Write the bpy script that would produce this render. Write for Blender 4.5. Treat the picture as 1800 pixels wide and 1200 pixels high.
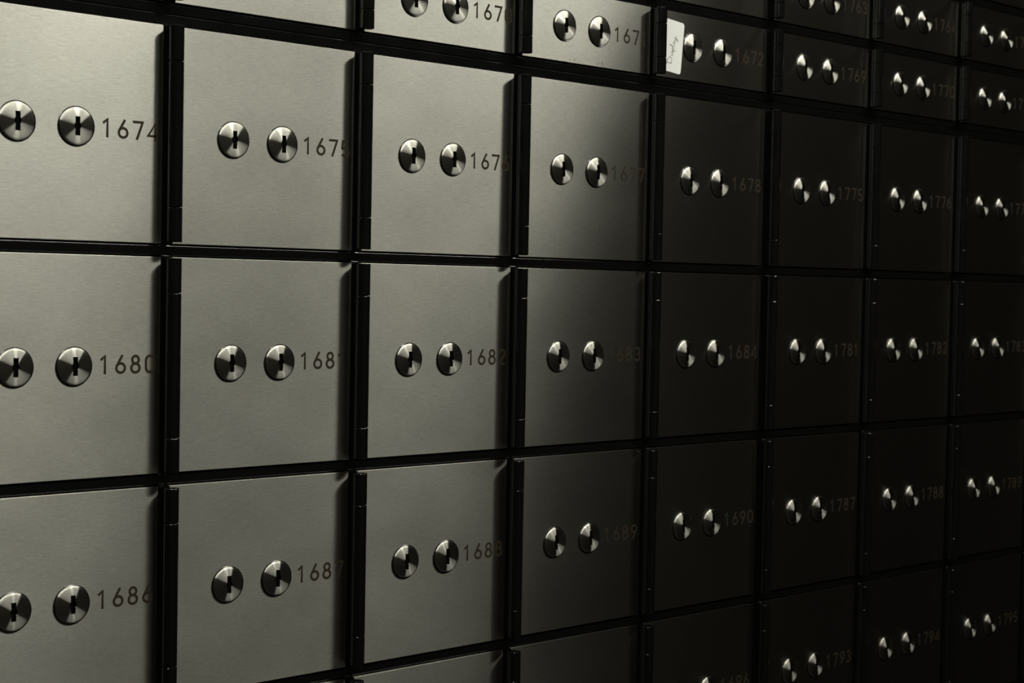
import bpy, bmesh, math, random
from mathutils import Matrix, Vector
random.seed(7)
S = bpy.context.scene
for o in list(bpy.data.objects):
    bpy.data.objects.remove(o)
C = S.collection
MM = 0.001

# ------------------------------------------------------------------ camera
cd = bpy.data.cameras.new('camera')
cam = bpy.data.objects.new('camera', cd)
C.objects.link(cam)
S.camera = cam
cd.sensor_width = 36.0
cd.lens = 2833.52 / 1800 * 36
cd.clip_start = 0.02
right = Vector((0.737737, -0.674828, 0.018742))
fwd = Vector((0.675034, 0.737043, -0.033107))
up = Vector((0.008528, 0.037076, 0.999276))
M = Matrix.Identity(4)
for i in range(3):
    M[i][0] = right[i]; M[i][1] = up[i]; M[i][2] = -fwd[i]
M.translation = Vector((-0.368396, -0.780627, -0.080514))
cam.matrix_world = M
cd.dof.use_dof = True
cd.dof.focus_distance = 0.98
cd.dof.aperture_fstop = 20

# ------------------------------------------------------------------ view, world
S.view_settings.view_transform = 'Standard'
S.view_settings.look = 'None'
S.view_settings.gamma = 1.0
S.view_settings.use_curve_mapping = False
S.view_settings.exposure = 0.0
w = bpy.data.worlds.new('World'); S.world = w; w.use_nodes = True
w.node_tree.nodes['Background'].inputs[0].default_value = (0.9, 0.85, 0.75, 1)
w.node_tree.nodes['Background'].inputs[1].default_value = 0.0

# ------------------------------------------------------------------ lamp light (sits under its diffuser, see ceiling_lamp)
# lamps end to end along x, the far one split to step its brightness (x0, x1, watts per metre)
LAMPS = ((0.84, 1.27, 14.3, 'long section of the split ceiling lamp over the aisle, towards the dark end'),
         (0.60, 0.832, 11.3, 'short section of the split ceiling lamp over the aisle, beside the long one at the dark end'),
         (0.33, 0.592, 21.5, 'brightest short section of the split ceiling lamp over the aisle'),
         (-1.15, 0.30, 11.0, 'longest and dimmest ceiling lamp over the aisle, at the end nearest the camera'))
LY, LZ = -0.625, 0.64
for x0, x1, watts, lab in LAMPS:
    ld = bpy.data.lights.new('tube_light', 'AREA')
    ld.shape = 'RECTANGLE'; ld.size = x1 - x0; ld.size_y = 0.07
    ld.energy = watts * (x1 - x0)
    ld.color = (1.0, 0.985, 0.83)
    lo = bpy.data.objects.new('tube_light', ld)
    C.objects.link(lo)
    lo.location = ((x0 + x1) / 2, LY, LZ - 0.001)

# ------------------------------------------------------------------ materials
def mat(name, col, rough=0.5, metal=0.0, aniso=0.0, spec=0.5):
    m = bpy.data.materials.new(name); m.use_nodes = True
    b = m.node_tree.nodes['Principled BSDF']
    b.inputs['Base Color'].default_value = (*col, 1)
    b.inputs['Roughness'].default_value = rough
    b.inputs['Metallic'].default_value = metal
    b.inputs['Anisotropic'].default_value = aniso
    b.inputs['Specular IOR Level'].default_value = spec
    return m, m.node_tree, b

def noise(nt, vec, scale, detail=2.0, loc=None):
    mp = nt.nodes.new('ShaderNodeMapping'); mp.inputs['Scale'].default_value = scale
    nt.links.new(vec, mp.inputs['Vector'])
    n = nt.nodes.new('ShaderNodeTexNoise'); n.inputs['Scale'].default_value = 1.0
    n.inputs['Detail'].default_value = detail
    nt.links.new(mp.outputs[0], n.inputs['Vector'])
    return n.outputs['Fac']

def ramp(nt, fac, a, b, ca, cb):
    r = nt.nodes.new('ShaderNodeMapRange')
    r.inputs['From Min'].default_value = a; r.inputs['From Max'].default_value = b
    r.inputs['To Min'].default_value = ca; r.inputs['To Max'].default_value = cb
    nt.links.new(fac, r.inputs['Value'])
    return r.outputs[0]

def mth(nt, op, a, b):
    n = nt.nodes.new('ShaderNodeMath'); n.operation = op
    for i, v in enumerate((a, b)):
        if isinstance(v, float): n.inputs[i].default_value = v
        else: nt.links.new(v, n.inputs[i])
    return n.outputs[0]

# brushed steel: horizontal grain
STEEL, nt, b = mat('brushed_steel', (0.62, 0.61, 0.56), 0.3, 1.0)
gl = nt.nodes.new('ShaderNodeBsdfAnisotropic'); gl.distribution = 'GGX'
gl.inputs['Anisotropy'].default_value = 0.713
gl.inputs['Rotation'].default_value = 0.0
out = nt.nodes['Material Output']
nt.nodes.remove(b)
g2_ = nt.nodes.new('ShaderNodeBsdfAnisotropic'); g2_.distribution = 'GGX'; g2_.inputs['Roughness'].default_value = 0.62
g2_.inputs['Color'].default_value = (0.36, 0.335, 0.29, 1)
mixs = nt.nodes.new('ShaderNodeMixShader'); mixs.inputs[0].default_value = 0.03
nt.links.new(gl.outputs[0], mixs.inputs[1]); nt.links.new(g2_.outputs[0], mixs.inputs[2])
nt.links.new(mixs.outputs[0], out.inputs['Surface'])
geo = nt.nodes.new('ShaderNodeNewGeometry')
tan = nt.nodes.new('ShaderNodeCombineXYZ'); tan.inputs[0].default_value = 1.0
nt.links.new(tan.outputs[0], gl.inputs['Tangent'])
g1 = noise(nt, geo.outputs['Position'], (130, 50, 2600), 3)
g2 = noise(nt, geo.outputs['Position'], (400, 50, 1400), 2)
sm = noise(nt, geo.outputs['Position'], (14, 14, 22), 4)
f = mth(nt, 'MULTIPLY', ramp(nt, g1, .25, .75, .86, 1.14), ramp(nt, g2, .25, .75, .92, 1.08))
f = mth(nt, 'MULTIPLY', f, ramp(nt, sm, .3, .7, .93, 1.07))
mx = nt.nodes.new('ShaderNodeVectorMath'); mx.operation = 'SCALE'
mx.inputs[0].default_value = (0.37, 0.366, 0.348)
nt.links.new(f, mx.inputs['Scale'])
nt.links.new(mx.outputs[0], gl.inputs['Color'])
nt.links.new(ramp(nt, sm, .3, .7, .277, .288), gl.inputs['Roughness'])

# turned steel of the lock faces: circular grain round the lock's own axis
def two_lobe(name, col, rough, aniso, rough2, mix, col2):
    m, nt, b = mat(name, col, rough, 1.0)
    nt.nodes.remove(b)
    a1 = nt.nodes.new('ShaderNodeBsdfAnisotropic'); a1.distribution = 'GGX'
    a1.inputs['Color'].default_value = (*col, 1); a1.inputs['Roughness'].default_value = rough; a1.inputs['Anisotropy'].default_value = aniso
    a2 = nt.nodes.new('ShaderNodeBsdfAnisotropic'); a2.distribution = 'GGX'
    a2.inputs['Color'].default_value = (*col2, 1); a2.inputs['Roughness'].default_value = rough2
    mx = nt.nodes.new('ShaderNodeMixShader'); mx.inputs[0].default_value = mix
    nt.links.new(a1.outputs[0], mx.inputs[1]); nt.links.new(a2.outputs[0], mx.inputs[2])
    nt.links.new(mx.outputs[0], nt.nodes['Material Output'].inputs['Surface'])
    return m, nt, a1
LOCK, nt, a1 = two_lobe('turned_steel', (0.46, 0.452, 0.43), 0.29, 0.79, 0.38, 0.08, (0.4, 0.37, 0.33))
tg = nt.nodes.new('ShaderNodeTangent'); tg.direction_type = 'RADIAL'; tg.axis = 'Y'
nt.links.new(tg.outputs[0], a1.inputs['Tangent'])

EDGE, nt, b = mat('cut_steel_edge', (0.5, 0.49, 0.46), 0.35, 1.0)
BLACK, nt, b = mat('black_enamel', (0.0025, 0.0025, 0.0025), 0.30, 0.0, 0.0, 0.36)
geo = nt.nodes.new('ShaderNodeNewGeometry')
nt.links.new(ramp(nt, noise(nt, geo.outputs['Position'], (60, 60, 60), 4), .3, .7, .12, .2), b.inputs['Roughness'])
HOLE, nt, b = mat('keyhole_shade', (0.002, 0.002, 0.002), 0.9, 0.0, 0.0, 0.05)
INK, nt, b = mat('number_paint', (0.020, 0.0145, 0.010), 0.6, 0.0, 0.0, 0.12)
PAPER, nt, b = mat('sticker_paper', (0.58, 0.59, 0.60), 0.7, 0.0, 0.0, 0.2)
PEN, nt, b = mat('pen_ink', (0.03, 0.03, 0.035), 0.6, 0.0, 0.0, 0.2)
CEIL, nt, b = mat('ceiling_paint', (0.05, 0.048, 0.042), 0.85)
WALL, nt, b = mat('dark_wall_paint', (0.03, 0.028, 0.024), 0.8)
FLOOR, nt, b = mat('dark_carpet', (0.02, 0.018, 0.016), 0.95)
geo = nt.nodes.new('ShaderNodeNewGeometry')
bp_ = nt.nodes.new('ShaderNodeBump'); bp_.inputs['Strength'].default_value = 0.4
nt.links.new(noise(nt, geo.outputs['Position'], (300, 300, 300), 3), bp_.inputs['Height'])
nt.links.new(bp_.outputs[0], b.inputs['Normal'])
HOUSE, nt, b = mat('lamp_housing', (0.6, 0.6, 0.58), 0.5)
GLOW, nt, b = mat('lamp_diffuser', (0.8, 0.8, 0.75), 0.6)
b.inputs['Emission Color'].default_value = (1.0, 0.985, 0.83, 1)
b.inputs['Emission Strength'].default_value = 2.0

# ------------------------------------------------------------------ mesh helpers
def link(name, me, parent=None, m=None, loc=(0, 0, 0)):
    o = bpy.data.objects.new(name, me); C.objects.link(o)
    o.location = loc
    if parent is not None: o.parent = parent
    if m is not None and me is not None and not me.materials: me.materials.append(m)
    return o

def tag(o, label=None, cat=None, group=None, kind=None):
    if label: o['label'] = label
    if cat: o['category'] = cat
    if group: o['group'] = group
    if kind: o['kind'] = kind

def mesh_from(bm, name, smooth=False):
    me = bpy.data.meshes.new(name); bmesh.ops.recalc_face_normals(bm, faces=bm.faces)
    if smooth:
        for f in bm.faces: f.smooth = True
    bm.to_mesh(me); bm.free(); return me

def add_box(bm, x0, x1, y0, y1, z0, z1, bev=0.0):
    r = bmesh.ops.create_cube(bm, size=1.0)
    vs = r['verts']
    for v in vs:
        v.co = Vector((x0 if v.co.x < 0 else x1, y0 if v.co.y < 0 else y1, z0 if v.co.z < 0 else z1)) * MM
    if bev:
        es = set()
        for v in vs: es.update(v.link_edges)
        bmesh.ops.bevel(bm, geom=list(es), offset=bev * MM, segments=2, affect='EDGES', profile=0.5)

def box_mesh(name, x0, x1, y0, y1, z0, z1, bev=0.0):
    bm = bmesh.new(); add_box(bm, x0, x1, y0, y1, z0, z1, bev); return mesh_from(bm, name)

def add_rev(bm, prof, seg=48, axis='Y', cx=0.0, cy=0.0):
    """solid of revolution; prof = [(radius, along)], closed at both ends"""
    rings = []
    for r, a in prof:
        ring = []
        if r < 1e-9:
            co = (0, a, 0) if axis == 'Y' else (cx, cy, a)
            ring = [bm.verts.new(Vector(co) * MM)]
        else:
            for k in range(seg):
                t = 2 * math.pi * k / seg
                co = (r * math.cos(t), a, r * math.sin(t)) if axis == 'Y' else (cx + r * math.cos(t), cy + r * math.sin(t), a)
                ring.append(bm.verts.new(Vector(co) * MM))
        rings.append(ring)
    for A, B in zip(rings, rings[1:]):
        for k in range(seg):
            k2 = (k + 1) % seg
            if len(A) == 1: bm.faces.new((A[0], B[k], B[k2]))
            elif len(B) == 1: bm.faces.new((A[k], B[0], A[k2]))
            else: bm.faces.new((A[k], B[k], B[k2], A[k2]))

def ribbon(bm, pts, wd, y0, y1, closed=False):
    """a flat stroke of width wd (mm) along pts (x, z in mm), from depth y0 to y1"""
    n = len(pts); L = []; R = []
    for i, (x, z) in enumerate(pts):
        if closed: a = pts[(i - 1) % n]; c = pts[(i + 1) % n]
        else: a = pts[max(i - 1, 0)]; c = pts[min(i + 1, n - 1)]
        d1 = Vector((x - a[0], z - a[1])); d2 = Vector((c[0] - x, c[1] - z))
        if d1.length < 1e-9: d1 = d2.copy()
        if d2.length < 1e-9: d2 = d1.copy()
        d1.normalize(); d2.normalize()
        t = (d1 + d2)
        if t.length < 1e-6: t = d1
        t.normalize(); nrm = Vector((-t.y, t.x))
        k = 1.0 / max(0.6, nrm.dot(Vector((-d1.y, d1.x))))
        h = nrm * (wd / 2 * k)
        L.append((x + h.x, z + h.y)); R.append((x - h.x, z - h.y))
    def V(p, y): return bm.verts.new((p[0] * MM, y * MM, p[1] * MM))
    Lf = [V(p, y0) for p in L]; Rf = [V(p, y0) for p in R]
    Lb = [V(p, y1) for p in L]; Rb = [V(p, y1) for p in R]
    rng = range(n if closed else n - 1)
    for i in rng:
        j = (i + 1) % n
        bm.faces.new((Lf[i], Lf[j], Rf[j], Rf[i])); bm.faces.new((Lb[i], Rb[i], Rb[j], Lb[j]))
        bm.faces.new((Lf[i], Lb[i], Lb[j], Lf[j])); bm.faces.new((Rf[i], Rf[j], Rb[j], Rb[i]))
    if not closed:
        bm.faces.new((Lf[0], Rf[0], Rb[0], Lb[0])); bm.faces.new((Lf[-1], Lb[-1], Rb[-1], Rf[-1]))

def arc(cx, cz, rx, rz, a0, a1, n=18):
    return [(cx + rx * math.cos(math.radians(a0 + (a1 - a0) * i / n)), cz + rz * math.sin(math.radians(a0 + (a1 - a0) * i / n))) for i in range(n + 1)]

# engraver's digits, unit height 1, width ~0.62, strokes given by their centre lines
def glyph(ch):
    h = 0.065
    if ch == '1': return [([(0.02, 0.74), (0.27, 0.935), (0.27, 0.0)], False)]
    if ch == '0': return [(arc(.31, .70, .245, .235, 0, 180) + arc(.31, .30, .245, .235, 180, 360), True)]
    if ch == '6': return [(arc(.31, .31, .25, .245, 0, 360, 28)[:-1], True), ([(.42, 1.0), (.30, .80), (.10, .44)], False)]
    if ch == '9': return [(arc(.31, .69, .25, .245, 0, 360, 28)[:-1], True), ([(.20, 0.0), (.32, .20), (.52, .56)], False)]
    if ch == '7': return [([(0.0, .935), (.58, .935), (.24, 0.0)], False)]
    if ch == '4': return [([(.47, 0.0), (.47, .93), (.04, .27), (.64, .27)], False)]
    if ch == '8': return [(arc(.31, .735, .195, .20, 0, 360, 24)[:-1], True), (arc(.31, .30, .245, .235, 0, 360, 28)[:-1], True)]
    if ch == '2': return [(arc(.30, .70, .235, .235, 165, -30) + [(.09, .12), (.05, .065), (.58, .065)], False)]
    if ch == '3': return [(arc(.27, .715, .215, .22, 150, -90) , False), (arc(.27, .28, .25, .215, 90, -150), False)]
    if ch == '5': return [([(.53, .935), (.12, .935), (.08, .52)] + arc(.29, .31, .25, .245, 130, -150, 22), False)]
    return []

def number_mesh(txt):
    bm = bmesh.new(); H = 10.2
    for i, ch in enumerate(txt):
        x0 = 48.4 + 8.9 * i
        for q, (pts, closed) in enumerate(glyph(ch)):
            ribbon(bm, [(x0 + p[0] * H, -4.6 + p[1] * H) for p in pts], 1.45, -0.05 - 0.012 * q, 0.02, closed)
    return mesh_from(bm, 'number_' + txt)

# ------------------------------------------------------------------ lock mesh (dome with a keyhole cut through)
def lock_mesh():
    bm = bmesh.new()
    prof = [(0, 6.0), (9.6, 6.0), (9.6, 0.4), (9.9, 0.3), (9.95, -0.5), (9.9, -0.8), (9.7, -1.05), (9.25, -1.3), (8.6, -1.48), (6, -1.75), (3, -2.0), (1.2, -2.1), (0, -2.12)]
    add_rev(bm, prof, 96)
    me = mesh_from(bm, 'lock_face', True)
    o = bpy.data.objects.new('tmp', me); C.objects.link(o)
    # cutter: vertical slot with a round middle
    pts = []
    w_, h_, r_ = 1.4, 5.0, 2.15
    a = math.acos(w_ / r_)
    pts.append((w_, -h_))
    for i in range(13): 
        t = -a + 2 * a * i / 12; pts.append((r_ * math.cos(t), r_ * math.sin(t)))
    pts.append((w_, h_)); pts.append((-w_, h_))
    for i in range(13):
        t = math.pi - a + 2 * a * i / 12; pts.append((r_ * math.cos(t), r_ * math.sin(t)))
    pts.append((-w_, -h_))
    def prism(name, y0, y1, s=1.0):
        bm = bmesh.new()
        A = [bm.verts.new((x * s * MM, y0 * MM, z * s * MM)) for x, z in pts]
        B = [bm.verts.new((x * s * MM, y1 * MM, z * s * MM)) for x, z in pts]
        bm.faces.new(A); bm.faces.new(B[::-1])
        for i in range(len(A)):
            j = (i + 1) % len(A); bm.faces.new((A[i], B[i], B[j], A[j]))
        return bm
    cm = mesh_from(prism('c', -4, 0.2), 'cutter')
    co = bpy.data.objects.new('tmpc', cm); C.objects.link(co)
    md = o.modifiers.new('b', 'BOOLEAN'); md.operation = 'DIFFERENCE'; md.object = co; md.solver = 'EXACT'
    dg = bpy.context.evaluated_depsgraph_get()
    out = bpy.data.meshes.new_from_object(o.evaluated_get(dg))
    bpy.data.objects.remove(o); bpy.data.objects.remove(co)
    out.name = 'lock_face'; out.materials.clear()
    # mark normals: smooth dome, flat slot walls
    try: out.set_sharp_from_angle(angle=math.radians(28))
    except Exception: pass
    # black cup added in the slot, its colour standing in for deep shade
    bm = bmesh.new()
    s = 0.985
    A = [bm.verts.new((x * s * MM, -1.45 * MM, z * s * MM)) for x, z in pts]
    B = [bm.verts.new((x * s * MM, -0.06 * MM, z * s * MM)) for x, z in pts]
    bm.faces.new(B)
    for i in range(len(A)):
        j = (i + 1) % len(A); bm.faces.new((A[i], B[i], B[j], A[j]))
    kh = mesh_from(bm, 'keyhole')
    return out, kh
LOCKM, HOLEM = lock_mesh()
bm = bmesh.new(); add_rev(bm, [(9.8, 0.3), (9.8, -0.5), (10.2, -0.62), (10.45, -0.45), (10.5, 0.3)], 64)  # black ring put in to draw the shadow gap round the lock
SHADE_RING = mesh_from(bm, 'shade_ring', False); SHADE_RING.materials.append(BLACK)
LOCKM.materials.append(LOCK); HOLEM.materials.append(HOLE)

# ------------------------------------------------------------------ door, hinge
DX0, DX1 = -38.2, 84.2
def door_mesh(h, name):
    me = box_mesh(name, DX0, DX1, 0.0, 6.0, -h / 2, h / 2, 0.15); me.materials.append(STEEL); return me
def hinge_meshes(h, seam, tag_):
    HX, HY, HR = -40.7, -6.2, 4.1
    # leaf: web from the barrel back to the frame, plus the pin
    bm = bmesh.new()
    add_box(bm, HX - 2.6, HX + 1.2, HY + 2.0, 6.0, -h / 2 + 0.8, h / 2 - 0.6, 0.2)
    add_rev(bm, [(0, -h / 2 + 0.9), (2.6, -h / 2 + 0.9), (2.6, h / 2 - 0.7), (0, h / 2 - 0.7)], 20, 'Z', HX, HY)
    leaf = mesh_from(bm, 'hinge_leaf_' + tag_); leaf.materials.append(BLACK)
    g = 0.16
    ks = []
    for a, b_ in ((-h / 2 + 0.7, -seam - g), (-seam + g, seam - g), (seam + g, h / 2 - 0.5)):
        bm = bmesh.new(); e = 0.3
        add_rev(bm, [(0, a), (HR - e, a), (HR, a + e), (HR, b_ - e), (HR - e * .35, b_ - e * .35), (HR - e, b_), (0, b_)], 40, 'Z', HX, HY)
        me = mesh_from(bm, 'knuckle_' + tag_, True)
        try: me.set_sharp_from_angle(angle=math.radians(12))
        except Exception: pass
        me.materials.append(BLACK); ks.append(me)
    return leaf, ks
BIG_H, SML_H = 118.6, 47.4
KIND = {}
for nm, h, seam in (('large', BIG_H, 39.6), ('small', SML_H, 12.0)):
    KIND[nm] = (door_mesh(h, 'door_' + nm), hinge_meshes(h, seam, nm))

# column x of the left lock (mm); row centre z (mm)
OFF = {0: 1.0, 1: .5, 2: -.2, 3: -.9, 4: -1.4, 5: .1, 6: .2, 7: .7}
COLX = {k: 130 * k + OFF.get(k, 1.0 if k < 0 else 1.2) for k in range(-1, 9)}
ROWZ = {'s3': 95.6 + 111.0, 's2': 95.6 + 55.5, 's1': 95.6, 'A': 0.0, 'B': -126.0, 'C': -252.0, 'D': -378.0, 'E': -504.0}
BASE = {'s3': 1656, 's2': 1662, 's1': 1668, 'A': 1674, 'B': 1680, 'C': 1686, 'D': 1692, 'E': 1698}
def number(row, k):
    b0 = BASE[row] + k
    return b0 if k <= 4 else b0 + 96
ROWNAME = {'s3': 'third low row up', 's2': 'second low row up', 's1': 'bottom low row', 'A': 'topmost tall row', 'B': 'second tall row',
           'C': 'third tall row', 'D': 'fourth tall row', 'E': 'fifth tall row'}
def make_box(kind):
    dm, (leaf, ks) = KIND[kind]
    r = bpy.data.objects.new('deposit_box', None); C.objects.link(r)
    r.empty_display_size = 0.01
    link('door_panel', dm, r)
    h = link('hinge', leaf, r)
    for m in ks: link('knuckle', m, h)
    for x in (0.0, 33.15):
        l = link('lock', LOCKM, r, loc=(x * MM, 0, 0.0004))
        link('keyhole', HOLEM, l)
        link('shade_ring', SHADE_RING, l)
    return r
proto = {k: make_box(k) for k in KIND}
used = set()
def copy_box(kind):
    src = proto[kind]
    if kind not in used:
        used.add(kind); return src
    r = src.copy(); C.objects.link(r)
    for ch in src.children:
        if ch.name.startswith('number'): continue
        c = ch.copy(); C.objects.link(c); c.parent = r
        for g in ch.children:
            d = g.copy(); C.objects.link(d); d.parent = c
    return r
SHADE = {-1: 'bright', 0: 'bright', 1: 'bright', 2: 'evenly lit', 3: 'half shaded', 4: 'dark', 5: 'dark', 6: 'dark', 7: 'dark', 8: 'dark'}
COLN = {-1: 'column past the left edge', 0: 'leftmost column', 1: 'second column from the left', 2: 'third column from the left',
        3: 'fourth column from the left', 4: 'fifth column from the left', 5: 'sixth column from the left',
        6: 'seventh column from the left', 7: 'eighth column from the left', 8: 'column past the right edge'}
for row in ROWZ:
    big = not row.startswith('s')
    for k in COLX:
        r = copy_box('large' if big else 'small')
        r.location = (COLX[k] * MM, 0, (ROWZ[row] - (0.4 if big else 0.0)) * MM)
        n = number(row, k)
        me = number_mesh(str(n)); 
        o = link('number', me, r, INK, loc=(0, 0, 0.0004 if big else 0))
        if n == 1671:      # small scuffs near the foot of this door
            bm = bmesh.new()
            for x, z, dz, wd in ((5.6, -22.4, 1.6, .35), (9.9, -22.2, 2.2, .5), (31.0, -22.3, 1.4, .4), (36.3, -22.0, 2.6, .55), (33.2, -21.8, 1.5, .3),
                                 (43.2, -10.7, 1.2, .4), (2.4, -12.6, .9, .35), (4.6, -13.6, .8, .4), (8.2, -12.9, .9, .35), (-1.5, -12.0, .7, .3)):
                ribbon(bm, [(x, z), (x + .1, z + dz * .75)], wd * .8, -0.03, 0.02)
            link('scuff_marks', mesh_from(bm, 'scuff_marks'), r, INK)
        tag(r, '%s steel door marked %d, %s, %s' % (SHADE[k], n, COLN[k], ROWNAME[row]), 'safe deposit box', 'tall deposit boxes of the lower cabinets' if big else 'low deposit boxes of the upper cabinets')

# ------------------------------------------------------------------ cabinets (black frames that carry the boxes)
def cabinet(label, cols, rows, xl, xr, zb, zt):
    r = bpy.data.objects.new('cabinet', None); C.objects.link(r); r.location = ((xl + xr) / 2 * MM, 0.012, zb * MM)
    r.empty_display_size = 0.02
    tag(r, label, 'cabinet', 'black deposit box cabinets')
    inv = Vector((-(xl + xr) / 2, -12, -zb))
    def B(name, x0, x1, y0, y1, z0, z1, bev):
        me = box_mesh(name, x0 + inv.x, x1 + inv.x, y0 + inv.y, y1 + inv.y, z0 + inv.z, z1 + inv.z, bev)
        return link(name, me, r, BLACK)
    F = 1.2
    B('back_panel', xl + .2, xr - .2, 7.5, 400, zb + .2, zt - .2, 0)
    zs = sorted(rows)
    # rails run through, one between every two rows
    edges = []
    for i, (zc, h) in enumerate(zs):
        lo = zb + .15 if i == 0 else zs[i - 1][0] + zs[i - 1][1] / 2 + 0.9
        hi = zc - h / 2 - 0.9
        B('rail', xl + .15, xr - .15, F, 7.4, lo, hi, 0.45)
    B('rail', xl + .15, xr - .15, F, 7.4, zs[-1][0] + zs[-1][1] / 2 + 0.9, zt - .15, 0.45)
    xs = sorted(cols)
    for zc, h in zs:
        for i, x in enumerate(xs + [None]):
            if i == 0: lo, hi = xl + .15, xs[0] + DX0 - 0.9
            elif x is None: lo, hi = xs[-1] + DX1 + 0.5, xr - .15
            else: lo, hi = xs[i - 1] + DX1 + 0.5, x + DX0 - 0.9
            B('stile', lo, hi, F + 0.1, 7.4, zc - h / 2 - 0.88, zc + h / 2 + 0.88, 0.2)
    return r
XC = (COLX[4] + DX1 + COLX[5] + DX0) / 2
XL, XR = COLX[-1] + DX0 - 4, COLX[8] + DX1 + 4
ZM = 65.4
ZB = ROWZ['E'] - .4 - BIG_H / 2 - 7.0
ZT = ROWZ['s3'] + SML_H / 2 + 7.0
big = [(ROWZ[q] - .4, BIG_H) for q in 'ABCDE']; sml = [(ROWZ[q], SML_H) for q in ('s1', 's2', 's3')]
left = [COLX[k] for k in range(-1, 5)]; rgt = [COLX[k] for k in range(5, 9)]
cabinet('black enamelled cabinet frame round the tall doors 1674 to 1690, lower left', left, big, XL, XC, ZB, ZM)
cabinet('black enamelled cabinet frame round the tall doors 1775 to 1789, lower right', rgt, big, XC, XR, ZB, ZM)
cabinet('black enamelled cabinet frame round the low doors 1670 to 1672, upper left', left, sml, XL, XC, ZM, ZT)
cabinet('black enamelled cabinet frame round the low doors 1763 to 1771, upper right', rgt, sml, XC, XR, ZM, ZT)

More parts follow.
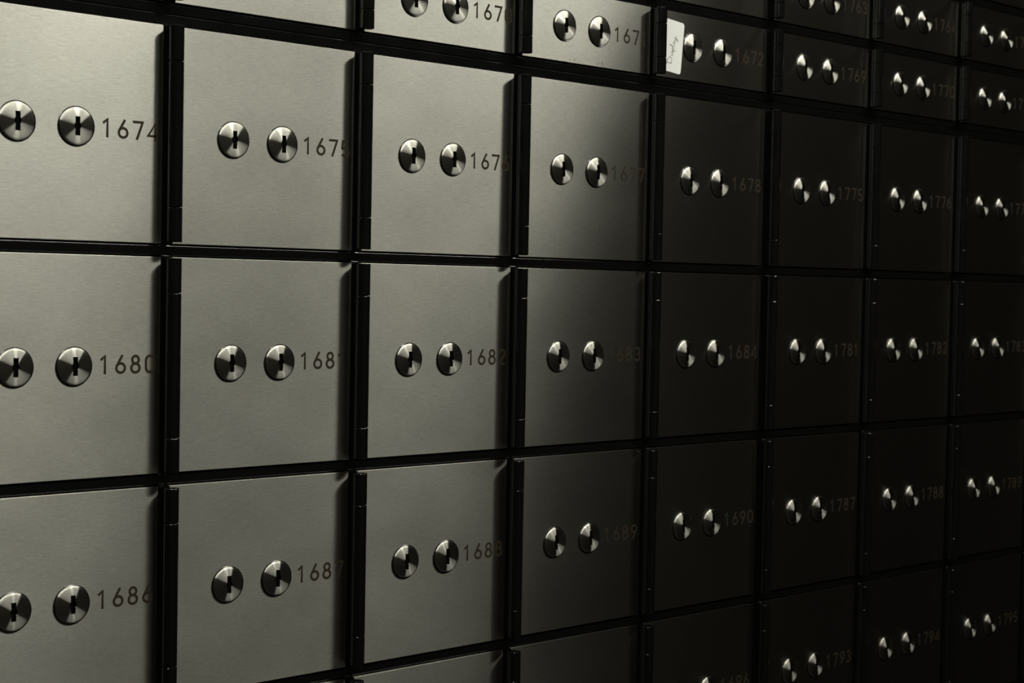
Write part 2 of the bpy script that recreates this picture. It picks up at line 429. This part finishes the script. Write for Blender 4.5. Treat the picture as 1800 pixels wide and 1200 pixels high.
# ------------------------------------------------------------------ the sticker on box 1672
def sticker():
    # corners (x, z mm) on the door plane, then rounded
    W, Hh, rad = 20.0, 37.0, 2.2
    out = []
    for cx, cz, a0 in ((W / 2 - rad, Hh / 2 - rad, 0), (-W / 2 + rad, Hh / 2 - rad, 90), (-W / 2 + rad, -Hh / 2 + rad, 180), (W / 2 - rad, -Hh / 2 + rad, 270)):
        out += arc(cx, cz, rad, rad, a0, a0 + 90, 8)
    bm = bmesh.new()
    A = [bm.verts.new((x * MM, -0.12 * MM, z * MM)) for x, z in out]
    B = [bm.verts.new((x * MM, -0.01 * MM, z * MM)) for x, z in out]
    bm.faces.new(A); bm.faces.new(B[::-1])
    for i in range(len(A)):
        j = (i + 1) % len(A); bm.faces.new((A[i], B[i], B[j], A[j]))
    o = link('sticker', mesh_from(bm, 'sticker'), None, PAPER, loc=(497.6 * MM, 0, 94.4 * MM))
    o.rotation_euler = (0, math.radians(5.2), 0)
    tag(o, 'white paper sticker with handwriting, on the dark low door marked 1672', 'sticker')
    # "Display", written upwards; (u along the writing, v across, pen units)
    st = [
        [(0.3, 0.0), (0.25, 1.9), (0.2, 3.6)],
        [(-0.6, 3.5), (0.6, 3.8), (2.4, 3.3), (3.6, 2.0), (3.3, 0.7), (1.8, 0.0), (-0.2, 0.1)],
        [(4.7, 1.5), (4.6, 0.5), (4.9, 0.0), (5.5, 0.3)], [(4.75, 2.3), (4.9, 2.45)],
        [(5.5, 0.3), (6.6, 1.6), (6.5, 0.8), (6.7, 0.2), (6.0, 0.0)], [(6.7, 0.2), (7.6, 1.0)],
        [(7.7, 1.5), (7.6, 0.0), (7.4, -1.8)], [(7.65, 0.9), (8.4, 1.6), (8.9, 1.0), (8.6, 0.2), (7.7, 0.1)],
        [(8.8, 0.4), (9.8, 2.2), (10.6, 3.7), (10.2, 3.6), (9.9, 1.6), (10.0, 0.3), (10.5, 0.1)],
        [(12.3, 1.3), (11.5, 1.5), (11.0, 0.7), (11.4, 0.1), (12.2, 0.6), (12.3, 1.4), (12.3, 0.4), (12.9, 0.2)],
        [(13.2, 1.4), (13.2, 0.5), (13.8, 0.2), (14.6, 1.0), (14.9, 1.6), (14.6, 0.0), (14.0, -1.7), (13.2, -2.0), (13.3, -1.4), (14.6, -0.2), (16.2, 0.6)]]
    bm = bmesh.new()
    for s in st:
        # smooth the pen line (Catmull-Rom)
        P = [s[0]] + s + [s[-1]]; q = []
        for i in range(1, len(P) - 2):
            for j in range(6):
                t = j / 6
                q.append(tuple(0.5 * (2 * P[i][a] + (P[i + 1][a] - P[i - 1][a]) * t + (2 * P[i - 1][a] - 5 * P[i][a] + 4 * P[i + 1][a] - P[i + 2][a]) * t * t
                         + (3 * P[i][a] - P[i - 1][a] - 3 * P[i + 1][a] + P[i + 2][a]) * t ** 3) for a in (0, 1)))
        q.append(s[-1])
        U, VV = 1.28, 1.25
        pts = [(-0.9 - v * VV + u * U * 0.17, -12.6 + u * U) for u, v in q]
        ribbon(bm, pts, 0.38, -0.15, -0.11)
    link('handwriting', mesh_from(bm, 'handwriting'), o, PEN)
sticker()

# ------------------------------------------------------------------ the room
def struct(name, x0, x1, y0, y1, z0, z1, m):
    me = box_mesh(name, x0, x1, y0, y1, z0, z1); o = link(name, me, None, m); tag(o, kind='structure'); return o
FZ, CZ = -1650, 760
struct('floor', -2200, 3800, -1700, 560, FZ - 60, FZ, FLOOR)
struct('ceiling', -2200, 3800, -1700, 560, CZ, CZ + 60, CEIL)
struct('wall_back', -2200, 3800, 412.5, 500, FZ, CZ, WALL)
struct('wall_front', -2200, 3800, -1760, -1700, FZ, CZ, WALL)
struct('wall_left', -2260, -2200, -1700, 412.5, FZ, CZ, WALL)
struct('wall_right', 3800, 3860, -1700, 412.5, FZ, CZ, WALL)
# masonry the cabinets are built into
struct('trim_1', XL, XR, 12, 412, FZ, ZB, WALL)
struct('trim_2', XL, XR, 12, 412, ZT, CZ, WALL)
struct('trim_3', -2200, XL, 12, 412, FZ, CZ, WALL)
struct('trim_4', XR, 3800, 12, 412, FZ, CZ, WALL)

# ceiling lamp: housing hung from the ceiling, diffuser along its underside
for x0, x1, watts, lab in LAMPS:
    r = bpy.data.objects.new('ceiling_lamp', None); C.objects.link(r); r.location = ((x0 + x1) / 2, LY, CZ * MM)
    tag(r, lab, 'lamp', 'ceiling lamps over the aisle')
    L2 = (x1 - x0) * 500 + 3
    dz = (LZ * 1000 - CZ)
    link('housing', box_mesh('housing', -L2, L2, -42, 42, dz + 12, 0, 1), r, HOUSE)
    link('diffuser', box_mesh('diffuser', -L2 + 2, L2 - 2, -37, 37, dz + 4, dz + 12.5, 1), r, GLOW)
